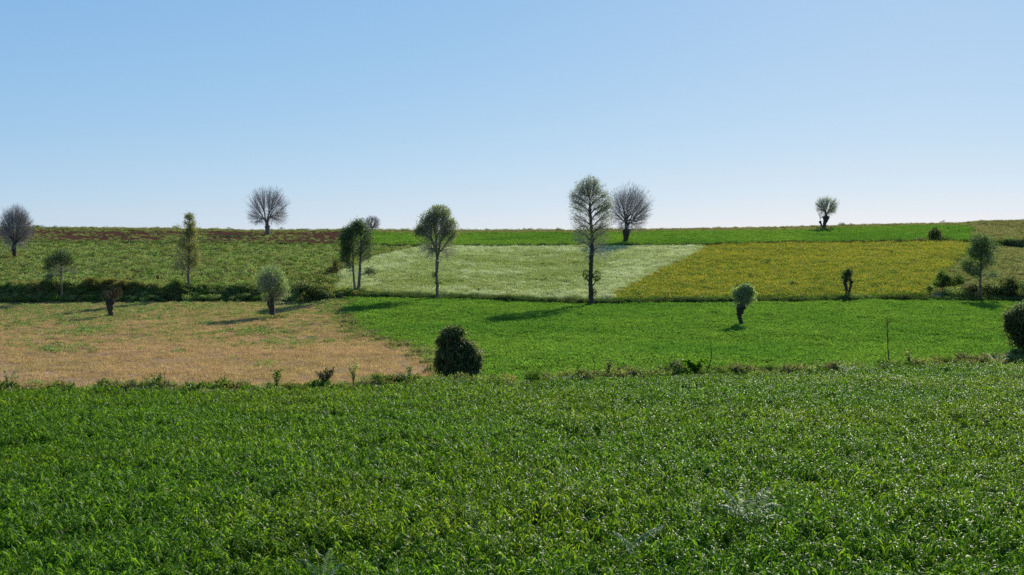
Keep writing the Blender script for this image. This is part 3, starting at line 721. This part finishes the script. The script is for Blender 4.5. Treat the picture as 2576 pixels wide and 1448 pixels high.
# pollards
tree('pollard_tree', 'pollard with a round grey green head on a thick trunk in the stubble field', (688, 800), [(689, 803, 14), (685, 785, 13), (682, 770, 17), (682, 757, 24)],
     [(684, 714, 37, 42, 620, 1), (672, 700, 30, 32, 160, 1.1), (706, 728, 26, 26, 160, 1), (690, 690, 24, 26, 120, .8), (690, 745, 34, 26, 120, .6)], 'bark_dark', 'willow', seed=21, rtip=0.006, step=0.09, up=0, nleaf=6, L=0.13, Wd=0.035, lr=0.14, group=pol, twigs=2, wob=0.03)
tree('pollard_tree', 'stubby pollard with sparse brown shoots in the stubble field', (280, 799), [(280, 801, 12), (278, 785, 12), (276, 770, 17), (277, 758, 24)],
     [(280, 744, 22, 14, 90, .8), (292, 736, 16, 16, 60, .8), (268, 740, 10, 14, 30, .6)], 'bark_dark', 'rust', twigmat='bark_dark', seed=22, rtip=0.006, step=0.12, up=0, nleaf=3, L=0.12, Wd=0.035, lr=0.15, group=pol, twigs=2, wob=0.03)
tree('pollard_tree', 'small pollard with a bright topped head and crooked trunk in the green crop', (1867, 823), [(1867, 826, 12), (1864, 810, 10), (1860, 795, 10), (1862, 782, 17), (1864, 770, 26)],
     [(1870, 744, 24, 24, 300, .8), (1878, 730, 20, 15, 200, 2), (1858, 736, 18, 16, 90, 1.4), (1888, 748, 14, 20, 80, 1), (1868, 762, 26, 14, 90, .3)], 'bark_dark', 'willow', seed=23, rtip=0.007, step=0.12, up=0, nleaf=7, L=0.13, Wd=0.04, lr=0.1, group=pol, twigs=2, wob=0.03)
tree('pollard_tree', 'pollard with an airy round head standing on the right skyline', (2072, 577), [(2072, 579, 8), (2074, 565, 8), (2077, 555, 12), (2078, 546, 20)],
     [(2079, 521, 29, 25, 600, .8), (2070, 512, 20, 17, 120, .8), (2090, 516, 20, 22, 140, .8)], 'bark_dark', 'willow', seed=24, rtip=0.010, step=0.12, up=0, nleaf=3, L=0.16, Wd=0.05, lr=0.16, group=pol, twigs=2, wob=0.03,
     extra_trunks=[[(2073, 571, 5), (2066, 565, 4), (2063, 558, 7)]], base_d=207)
tree('pollard_tree', 'little forked stump with a dark tuft at the bottom of the yellow field', (2132, 731), [(2132, 733, 8), (2128, 722, 8), (2126, 710, 9), (2129, 700, 8)],
     [(2130, 696, 12, 15, 200, 1), (2136, 686, 8, 10, 50, 1)], 'bark_dark', 'euc_dark', twigmat='bark_dark', seed=25, rtip=0.008, step=0.15, up=0, nleaf=4, L=0.14, Wd=0.05, lr=0.12, group=pol, twigs=2,
     extra_trunks=[[(2133, 730, 6), (2140, 720, 6), (2144, 709, 9)]], base_d=111)

# ------------------------------------------------------------------ shrubs
def shrub(name, label, X, Y, parts, leaf='hedge', seed=1, L=0.16, Wd=0.07, dens=1.0, group=None, base_d=None, cat='shrub', stem=True, depth=1.0, trunk=None, lean=0.5, inner=0.4):
    """parts: (X, Y, rx, ry, leaves) lumps in photo pixels"""
    rg = np.random.default_rng(seed)
    b = at_d(X, base_d) if base_d else at(X, Y, 38)
    d = b[1]; s = d / F0
    root = empty(name, b, label, cat, group)
    A = Acc(); tips = []
    for (cx, cy, rx, ry, n) in parts:
        c = px(cx, cy, d) - b
        n = int(n * dens)
        nl = 16; lc = unit(rg.normal(0, 1, (nl, 3))) * rg.uniform(.55, .8, (nl, 1)); lr_ = rg.uniform(.25, .42, nl); own = rg.integers(0, nl, n)
        u = unit(rg.normal(0, 1, (n, 3)))
        lum = 1 + 0.12 * np.sin(u[:, 0] * 5 + cx) * np.sin(u[:, 1] * 6 + cy) * 1.5 + 0.10 * np.sin(u[:, 2] * 9 + u[:, 0] * 7)
        q = np.where(rg.random(n) < inner, rg.random(n) ** 0.5 * 0.9, 0.86 + 0.16 * rg.random(n))
        # small sprays
        Pp = c + u * (q * lum)[:, None] * np.array([rx * s, rx * s * depth, ry * s]) + rg.normal(0, 0.03, (n, 3))
        sub = rg.random(n) < 0.75
        Ps = c + (lc[own] + u * lr_[own][:, None] * (0.7 + 0.35 * rg.random((n, 1)))) * np.array([rx * s, rx * s * depth, ry * s])
        Pp = np.where(sub[:, None], Ps, Pp)
        far = rg.random(n) < .08; Pp = np.where(far[:, None], c + (Pp - c) * rg.uniform(1.0, 1.2, (n, 1)), Pp)
        k = Pp[:, 2] > 0.02; Pp = Pp[k]; uu = u[k]
        D = uu + rg.normal(0, 0.6, Pp.shape); D[:, 2] -= lean * 0.6
        v, f, t = leaves(Pp, D, L * rg.uniform(.6, 1.25, len(Pp)), Wd * rg.uniform(.7, 1.2, len(Pp)), rg, 0.35, L > 0.09 and d < 60); A.add(v, f, t)
        tips.append(blob(c, (rx * s * .8, rx * s * .8, ry * s * .8), max(8, n // 60), rg, 0.4))
    tips = np.concatenate(tips); tips = tips[tips[:, 2] > 0.1]
    T = Acc()
    if trunk:
        pts = [px(a, bb, d) - b for a, bb, c_ in trunk]; pts[0][2] = -0.15
        path = smooth_path(pts, 5 * len(pts)); rad = np.interp(np.linspace(0, len(pts) - 1, len(path)), np.arange(len(pts)), [q[2] * s / 2 for q in trunk])
        v, f = tube(path, rad, 9, rg, 0.07); T.add(v, f); st = path[-1]
    else: st = np.array([0, 0, -0.05])
    if len(tips):
        S = branch(st, (0, 0, 1), tips, rg, 0.25, 0.006, up=0.1)
        v, f = segs(S[0], S[1], S[2], S[3], 4); T.add(v, f)
        T.build('trunk' if trunk else 'stems', M['bark_dark'], root)
    A.build('foliage', M[leaf], root)
    return root
shrub('bush', 'dense dark two tiered bush at the near corner of the green crop', 1155, 944,
      [(1140, 838, 29, 18, 2800), (1116, 857, 16, 11, 900), (1150, 864, 34, 13, 2300), (1148, 888, 48, 23, 4800), (1180, 892, 32, 25, 3200), (1108, 910, 14, 28, 1300), (1152, 918, 46, 28, 4200), (1193, 915, 18, 24, 1400)],
      'bush', 31, 0.17, 0.05, group=None, base_d=46.5, lean=0.9, cat='bush')
shrub('dark_tree', 'dark dense tree cut off by the right edge of the picture', 2578, 903,
      [(2590, 800, 58, 44, 7000), (2560, 815, 32, 40, 3800), (2600, 850, 55, 30, 4200), (2570, 848, 22, 22, 1500), (2640, 815, 45, 50, 4500)],
      'bush', 32, 0.12, 0.05, base_d=47.5, trunk=[(2574, 906, 11), (2575, 880, 9), (2584, 845, 9)], cat='tree', lean=0.5)
shrub('shrub', 'low dark shrub at the foot of the right edge tree', 2559, 897, [(2556, 895, 22, 15, 1600), (2540, 902, 14, 9, 700), (2590, 895, 22, 14, 1100)], 'bush', 33, 0.11, 0.045, base_d=46.6)
rs = 'shrubs along the right hand bank'
shrub('shrub', 'domed dark shrub standing below the right skyline', 2352, 611, [(2351, 592, 15, 20, 2200), (2366, 602, 10, 11, 500)], 'bush', 34, 0.22, 0.1, group=rs, base_d=167)
shrub('shrub', 'long low dark shrub left of the domed shrub above the yellow field', 2300, 613, [(2318, 606, 22, 7, 700), (2290, 608, 18, 6, 500), (2262, 610, 10, 4, 250)], 'bush', 35, 0.22, 0.1, group=rs, base_d=166.5, depth=.6)
shrub('shrub', 'low spreading dark shrub right of the domed shrub above the yellow field', 2393, 613, [(2385, 606, 16, 10, 700), (2408, 609, 14, 6, 500), (2425, 611, 9, 4, 200)], 'bush', 36, 0.22, 0.1, group=rs, base_d=166.5, depth=.7)
shrub('shrub', 'upright dark shrub at the right end of the yellow field', 2372, 719, [(2368, 700, 14, 22, 1200), (2386, 705, 15, 15, 900), (2355, 716, 9, 8, 250)], 'hedge', 37, 0.2, 0.09, group=rs, base_d=113)
shrub('shrub', 'lighter round shrub just right of the upright dark shrub', 2404, 722, [(2406, 706, 18, 16, 1000)], 'weed', 38, 0.2, 0.08, group=rs, base_d=114)
shrub('shrub', 'small low shrub left of the upright dark shrub', 2342, 735, [(2341, 726, 11, 9, 450)], 'hedge', 39, 0.18, 0.08, group=rs, base_d=110)
shrub('shrub', 'wide low shrub below the lighter round shrub', 2405, 745, [(2400, 735, 26, 12, 1200), (2424, 738, 18, 10, 600)], 'hedge', 40, 0.18, 0.08, group=rs, base_d=109.5)
shrub('shrub', 'dark shrub left of the thin right hand tree trunk', 2441, 745, [(2440, 730, 25, 17, 1500), (2452, 722, 12, 9, 400)], 'bush', 41, 0.18, 0.08, group=rs, base_d=110)
shrub('shrub', 'dark shrub right of the thin right hand tree trunk', 2492, 742, [(2490, 726, 24, 15, 1400), (2514, 732, 18, 12, 800)], 'bush', 42, 0.18, 0.08, group=rs, base_d=110.5)
shrub('shrub', 'tall rounded dark shrub near the right picture edge above the tree', 2541, 735, [(2541, 712, 23, 19, 1700), (2535, 728, 28, 14, 1200)], 'bush', 43, 0.18, 0.08, group=rs, base_d=111)
shrub('shrub', 'pale green shrub touching the right edge beside the rounded dark one', 2578, 742, [(2578, 718, 16, 14, 600), (2576, 732, 18, 12, 500)], 'tuft', 44, 0.18, 0.07, group=rs, base_d=110)
shrub('shrub', 'small dark shrub at the foot of the left edge bare tree', 18, 655, [(22, 650, 14, 8, 500), (6, 653, 12, 6, 300)], 'hedge', 45, 0.18, 0.08)
shrub('shrub', 'leafy shrub around the foot of the round headed pollard', 690, 806, [(676, 803, 16, 8, 600), (704, 800, 15, 9, 600), (660, 808, 10, 5, 200)], 'hedge', 46, 0.15, 0.06)
shrub('shrub', 'silvery white leafed shrub at the hedge behind the round headed pollard', 744, 757, [(744, 744, 12, 13, 500)], 'fern', 47, 0.2, 0.06, base_d=107)
shrub('shrub', 'big dark bushy mound at the right end of the left hedge', 775, 760, [(755, 724, 26, 15, 1600), (790, 730, 22, 16, 1400), (818, 745, 28, 14, 1700), (775, 752, 34, 12, 1600), (845, 752, 16, 8, 500)], 'bush', 48, 0.2, 0.09, base_d=107.5)
shrub('shrub', 'small shrub at the foot of the right skyline pollard', 2062, 579, [(2066, 575, 14, 4, 300), (2092, 574, 4, 5, 120)], 'bush', 49, 0.22, 0.1, base_d=206)
shrub('shrub', 'dark shrub at the foot of the tallest tree', 1492, 772, [(1506, 770, 14, 7, 600), (1478, 769, 12, 6, 450)], 'bush', 50, 0.17, 0.07, base_d=107.6)
shrub('leaf_tuft', 'left leafy tuft sprouting halfway up the tallest trunk', 1474, 770, [(1474, 692, 8, 12, 420)], 'weed', 51, 0.15, 0.07, base_d=108.2, cat='tuft', trunk=[(1487, 706, 3), (1479, 706, 3), (1475, 698, 3)]) if False else None
shrub('brown_shrub', 'row of purplish brown bushes at the top corner of the white field', 960, 640, [(935, 640, 12, 8, 300), (958, 632, 14, 8, 400), (985, 630, 14, 7, 400), (1010, 628, 10, 5, 250)], 'rust', 52, 0.22, 0.1, base_d=163)
shrub('brown_shrub', 'brown thorny patch in the weedy field left of the white field', 735, 672, [(725, 668, 18, 6, 400), (760, 674, 22, 6, 400)], 'rust', 53, 0.2, 0.08)
shrub('brown_shrub', 'brown bushy patch at the left edge of the white field', 850, 685, [(848, 668, 14, 14, 500), (835, 680, 16, 9, 350)], 'rust', 54, 0.2, 0.08, base_d=124)
for X, Y, rx, ry, mt, sd_, lb in ((1204, 699, 12, 5, 'hedge', 131, 'small dark tuft alone in the middle of the white flowered field'), (1816, 644, 9, 4, 'hedge', 132, 'dark weed clump near the top left corner of the yellow field'),
        (1959, 637, 9, 5, 'hedge', 133, 'dark weed clump near the top edge of the yellow field'), (1932, 668, 14, 6, 'weed', 134, 'widest green weed clump in the upper middle of the yellow field'),
        (1994, 723, 8, 6, 'hedge', 135, 'dark weed clump low in the yellow field right of the crooked pollard'), (1888, 703, 6, 4, 'rust', 136, 'tiny brownish weed clump in the yellow field above the crooked pollard')):
    shrub('weed_clump', lb, X, Y, [(X, Y - ry * 1.1, rx, ry * 1.7, 520)], mt, sd_, 0.2, 0.07, group='weed clumps scattered in the flowering fields', cat='weeds')
for X, Y, r, sd_, lb in ((2500, 612, 22, 61, 'weedy green bush on the right bank above the pale field, nearest the tree'), (2545, 610, 24, 62, 'wide weedy bush on the right bank above the pale field'), (2590, 606, 22, 63, 'weedy bush cut by the right edge above the pale field')):
    shrub('bank_bush', lb, X, Y + 10, [(X, Y, r, 11, 900), (X - 8, Y - 8, r * .6, 7, 300)], 'hedge', sd_, 0.22, 0.09, group='bushes on the right hand upper bank', base_d=166.5, depth=.7)

# leafy tufts on trunks belong to the trees
def sprout(treeobj, X, Y, rx, ry, n, d, leaf, seed, arm):
    rg = np.random.default_rng(seed); b = np.array(treeobj.location); s = d / F0
    c = px(X, Y, d) - b
    Pp = blob(c, (rx * s, rx * s, ry * s), n, rg, 0.4); D = Pp - c + rg.normal(0, .2, Pp.shape)
    v, f, t = leaves(Pp, D, 0.18, 0.075, rg, 0.3); A = Acc(); A.add(v, f, t)
    o = A.build('side_tuft', M[leaf], treeobj)
    path = smooth_path([px(a, bb, d) - b for a, bb in arm], 9); v, f = tube(path, np.linspace(1.8 * s, 0.9 * s, 9), 6); A = Acc(); A.add(v, f)
    A.build('side_branch', M['bark_dark'], treeobj)
T6 = [o for o in C.objects if o.get('label', '').startswith('tallest thin')][0]; T5 = [o for o in C.objects if o.get('label', '').startswith('round crowned')][0]
d6 = T6.location[1]; d5 = T5.location[1]
sprout(T6, 1474, 690, 8, 12, 260, d6, 'weed', 71, [(1487, 707), (1480, 707), (1476, 700), (1474, 690)])
sprout(T6, 1501, 694, 9, 13, 300, d6, 'weed', 72, [(1487, 722), (1494, 716), (1498, 706), (1500, 694)])
sprout(T6, 1495, 735, 6, 7, 120, d6, 'bush', 73, [(1488, 742), (1492, 739), (1495, 735)])
sprout(T6, 1483, 655, 5, 12, 80, d6, 'euc_dark', 74, [(1487, 665), (1485, 660), (1482, 650)])
sprout(T5, 1093, 691, 6, 6, 110, d5, 'euc_dark', 75, [(1100, 698), (1096, 696), (1092, 690)])
sprout(T5, 1101, 712, 11, 3, 70, d5, 'euc_dark', 76, [(1094, 712), (1100, 714), (1110, 711)])

# ------------------------------------------------------------------ saplings, stalks, ferns, tall weeds
def stalk(name, label, base_xyz, pts, width, seed, twigs=8, cat='sapling', mat='bark_dark', group=None, leaf=None):
    """pts: photo points upward from the foot"""
    rg = np.random.default_rng(seed); b = base_xyz; d = b[1]; s = d / F0
    root = empty(name, b, label, cat, group)
    P = [px(X, Y, d) - b for X, Y in pts]; P[0][2] = -0.1
    path = smooth_path(P, 6 * len(P)); A = Acc(); v, f = tube(path, np.linspace(width, width * .3, len(path)), 6, rg, 0.08); A.add(v, f)
    A.build('stem', M[mat], root)
    i = rg.integers(len(path) // 2, len(path), twigs); S0 = path[i]; dr = unit(rg.normal(0, .6, (twigs, 3)) + np.array([0, 0, 1.0]))
    ln = rg.uniform(.1, .45, twigs)[:, None]; A = Acc(); v, f = segs(S0, S0 + dr * ln, np.full(twigs, width * .3), np.full(twigs, width * .15), 4); A.add(v, f)
    A.build('twigs', M[mat], root)
    if leaf:
        n = 60; q = path[rg.integers(len(path) // 4, len(path), n)]; D = rg.normal(0, 1, (n, 3)); v, f, t = leaves(q, D, .12, .04, rg, .3, True); A = Acc(); A.add(v, f, t); A.build('leaves', M[leaf], root)
    return root
def edge(X, off):
    """a point on the margin behind the near crop, along one photo column"""
    d = 38.0
    for _ in range(12): d = e1((X - 1288) / F0 * d) + off
    return at_d(X, float(d))
stalk('sapling', 'leafless thin sapling standing in the near corner of the green crop', edge(2239, 2.2), [(2239, 915), (2234, 880), (2233, 850), (2232, 815)], 0.026, 81, 26)
stalk('dead_stalk', 'bent dark dead stalk rising above the leafy weeds at the field edge', edge(1776, 1.5), [(1776, 930), (1788, 905), (1790, 890), (1785, 852)], 0.02, 82, 9, 'stalk')
stalk('dead_stalk', 'short thin dead stalk with a drooping tip at the field edge', edge(1494, 1.5), [(1494, 945), (1495, 925), (1494, 905), (1490, 900)], 0.014, 83, 5, 'stalk')
stalk('dead_stalk', 'thin leaning stalk in the middle of the tan stubble edge', edge(410, 2.0), [(410, 985), (412, 960), (414, 940)], 0.012, 84, 4, 'stalk')

def fern(label, b, fronds, seed, group='ferns growing in the near crop'):
    """fronds: (start xyz offset, end offset, arch) in metres"""
    rg = np.random.default_rng(seed); root = empty('fern', b, label, 'fern', group); hh = 0.22 if group.endswith('crop') else 0.0
    for (s0, s1, arch) in fronds:
        s0 = np.array(s0, float); s1 = np.array(s1, float) * np.array([1.25, 1, 1]) + np.array([0, 0, hh]); L = np.linalg.norm(s1 - s0)
        t = np.linspace(0, 1, 14); path = s0 + (s1 - s0) * t[:, None] + np.array([0, 0, 1]) * (arch * 4 * t * (1 - t) * 0.9)[:, None]
        A = Acc(); v, f = tube(path, np.linspace(.005, .002, 14), 4); A.add(v, f)
        n = int(16 + L * 16); tt = np.linspace(0.15, 0.99, n); q = np.stack([np.interp(tt, t, path[:, i]) for i in range(3)], 1)
        tan = unit(np.stack([np.interp(tt, t, np.gradient(path[:, i])) for i in range(3)], 1))
        side = unit(np.cross(tan, np.array([0.15, -0.35, 1.0])))
        wl = L * 0.17 * np.sin(np.pi * np.clip(tt * 0.86 + 0.1, 0, 1)) ** 0.8 + 0.01
        for sg in (-1, 1):
            D = side * sg + tan * 0.5 + rg.normal(0, .07, q.shape)
            v, f, ti = leaves(q, D, wl, L / n * 0.55 + .003, rg, .28, True, .25); A.add(v, f, ti)
        A.build('frond', M['fern'], root)
    return root
def near(X, Y, h=ZF):
    """a point at crop-top height in the near field"""
    r = ray(X, Y); t = np.arange(9, 60, .02); k = int(np.argmax(r[2] * t <= zfn(r[0] * t, r[1] * t) + h)); x, y = r[0] * t[k], r[1] * t[k]
    return np.array([x, y, z1(x, y)])
b = near(1885, 1310)
fern('large silvery fern clump rising above the crop at right', b,
     [((0, 0, .2), (-.05, .1, .78), .03), ((0, 0, .25), (-.30, .0, .62), .10), ((.0, 0, .3), (-.33, -.1, .42), .10), ((.0, .0, .3), (.38, .05, .36), .17), ((0, 0, .2), (.40, -.15, .22), .18), ((0, 0, .3), (.24, .2, .60), .10), ((0, 0, .2), (-.12, -.25, .35), .14)], 91)
b = near(1195, 1345)
fern('narrow upright fern frond standing in the crop left of centre', b, [((0.03, 0, .1), (-.05, 0.1, .66), .02), ((.0, 0, .1), (.1, -.2, .3), .06)], 92)
b = near(1610, 1390)
fern('half hidden fern low in the crop at bottom centre right', b, [((-.2, .1, .35), (.2, -.1, .52), .06), ((0, 0, .2), (-.25, -.1, .45), .1)], 93)
b = near(815, 1436)
fern('fern at the bottom edge left of centre', b, [((0, 0, .2), (.05, .1, .4), .05), ((0, 0, .2), (-.2, 0, .32), .08), ((0, 0, .2), (.18, -.1, .3), .08)], 94)
b = near(1745, 1215)
fern('small faint fern sprig left of the large silvery fern', near(1748, 1290), [((0, 0, .2), (.05, .1, .36), .04), ((0, 0, .2), (-.13, 0, .28), .06)], 95)
eg = 'ferns on the near field edge'
for X, off, sd_, lb in ((2138, .3, 101, 'pale arching fern at the field edge near the thin sapling'), (2510, .6, 102, 'arching fern at the field edge below the right edge tree'), (1142, .4, 103, 'feathery fern just below the dark two tiered bush'),
                        (1080, .2, 104, 'pale fern in the crop edge left of the two tiered bush'), (1400, .5, 105, 'pale fern tuft on the edge right of the two tiered bush'), (590, .2, 106, 'bent pale fern at the edge of the tan field'), (2215, .3, 107, 'small arching fern left of the thin sapling foot'), (380, .2, 108, 'pale fern near the left end of the field edge')):
    rg = np.random.default_rng(sd_)
    fr = []
    for a in np.linspace(0, 6.28, 7)[:-1] + rg.random():
        q = rg.uniform(.35, .6); fr.append(((0, 0, .05), (math.cos(a) * q * .8, math.sin(a) * q * .7, rg.uniform(.28, .48)), rg.uniform(.06, .14)))
    fern(lb, edge(X, off), fr, sd_, eg)

def weed(name, label, b, h, r, n, leaf, seed, L=.14, Wd=.045, up=.8, group='tall weeds along the field edge', stems=7):
    rg = np.random.default_rng(seed); root = empty(name, b, label, 'weed', group)
    A = Acc(); F = Acc()
    for k in range(stems):
        a = rg.random() * 6.283; q = r * rg.uniform(.3, 1); top = np.array([math.cos(a) * q, math.sin(a) * q, h * rg.uniform(.65, 1)])
        path = smooth_path([np.array([0, 0, -.05]), top * np.array([.35, .35, .55]), top], 7); v, f = tube(path, np.linspace(.008, .003, 7), 4); A.add(v, f)
        m = n // stems; tt = rg.uniform(.25, 1, m); q = np.stack([np.interp(tt, np.linspace(0, 1, 7), path[:, i]) for i in range(3)], 1)
        D = rg.normal(0, 1, (m, 3)); D[:, 2] += up; v, f, t = leaves(q, D, L * rg.uniform(.6, 1.2, m), Wd, rg, .3, True); F.add(v, f, t)
    A.build('stems', M['bark'], root); F.build('leaves', M[leaf], root)
    return root
weed('tall_weed', 'bright green upright weed at the edge of the tan field', edge(694, 1.2), .75, .16, 120, 'valley', 111)
weed('tall_weed', 'bushy brown weed at the edge of the tan field', edge(818, 1.4), .65, .35, 420, 'rust', 112)
weed('tall_weed', 'yellow green loose weed between the brown weed and the bush', edge(888, 1.3), .85, .35, 260, 'euc_yellow', 113, .1, .03)
weed('tall_weed', 'sparse weed on the edge just left of the two tiered bush', edge(1030, 1.3), .6, .25, 160, 'grass', 114, .12, .03)
weed('tall_weed', 'bright green low weed on the edge in front of the tan field, left part', edge(485, .5), .5, .35, 260, 'weed', 115)
weed('tall_weed', 'thin feathery weed far left on the field edge', edge(20, 1.0), .8, .25, 200, 'tuft', 116, .1, .03)
weed('tall_weed', 'dark green weed on the left field edge under the short stump pollard', edge(250, .8), .55, .4, 260, 'hedge', 117)
weed('tall_weed', 'feathery green weed on the left field edge beside the leaning stalk', edge(385, 1.2), .6, .35, 220, 'weed', 118, .1, .03)
weed('leafy_weed', 'bright leafy weed bush at the foot of the bent dead stalk', edge(1750, 1.1), .55, .45, 520, 'crop', 119, .16, .07)
weed('leafy_weed', 'brown and green weed mound left of the bent dead stalk', edge(1705, 1.2), .5, .45, 320, 'drygrass', 120, .14, .04)
weed('leafy_weed', 'dark low weed on the field edge below the green crop middle', edge(1570, 1.8), .35, .6, 420, 'bush', 121)
weed('leafy_weed', 'small reddish topped weed beside the dark low weed', edge(1532, 1.6), .65, .2, 160, 'hedge', 122)
weed('tall_weed', 'small dark weed just right of the thin sapling foot', edge(2290, 1.8), .65, .25, 200, 'hedge', 123)
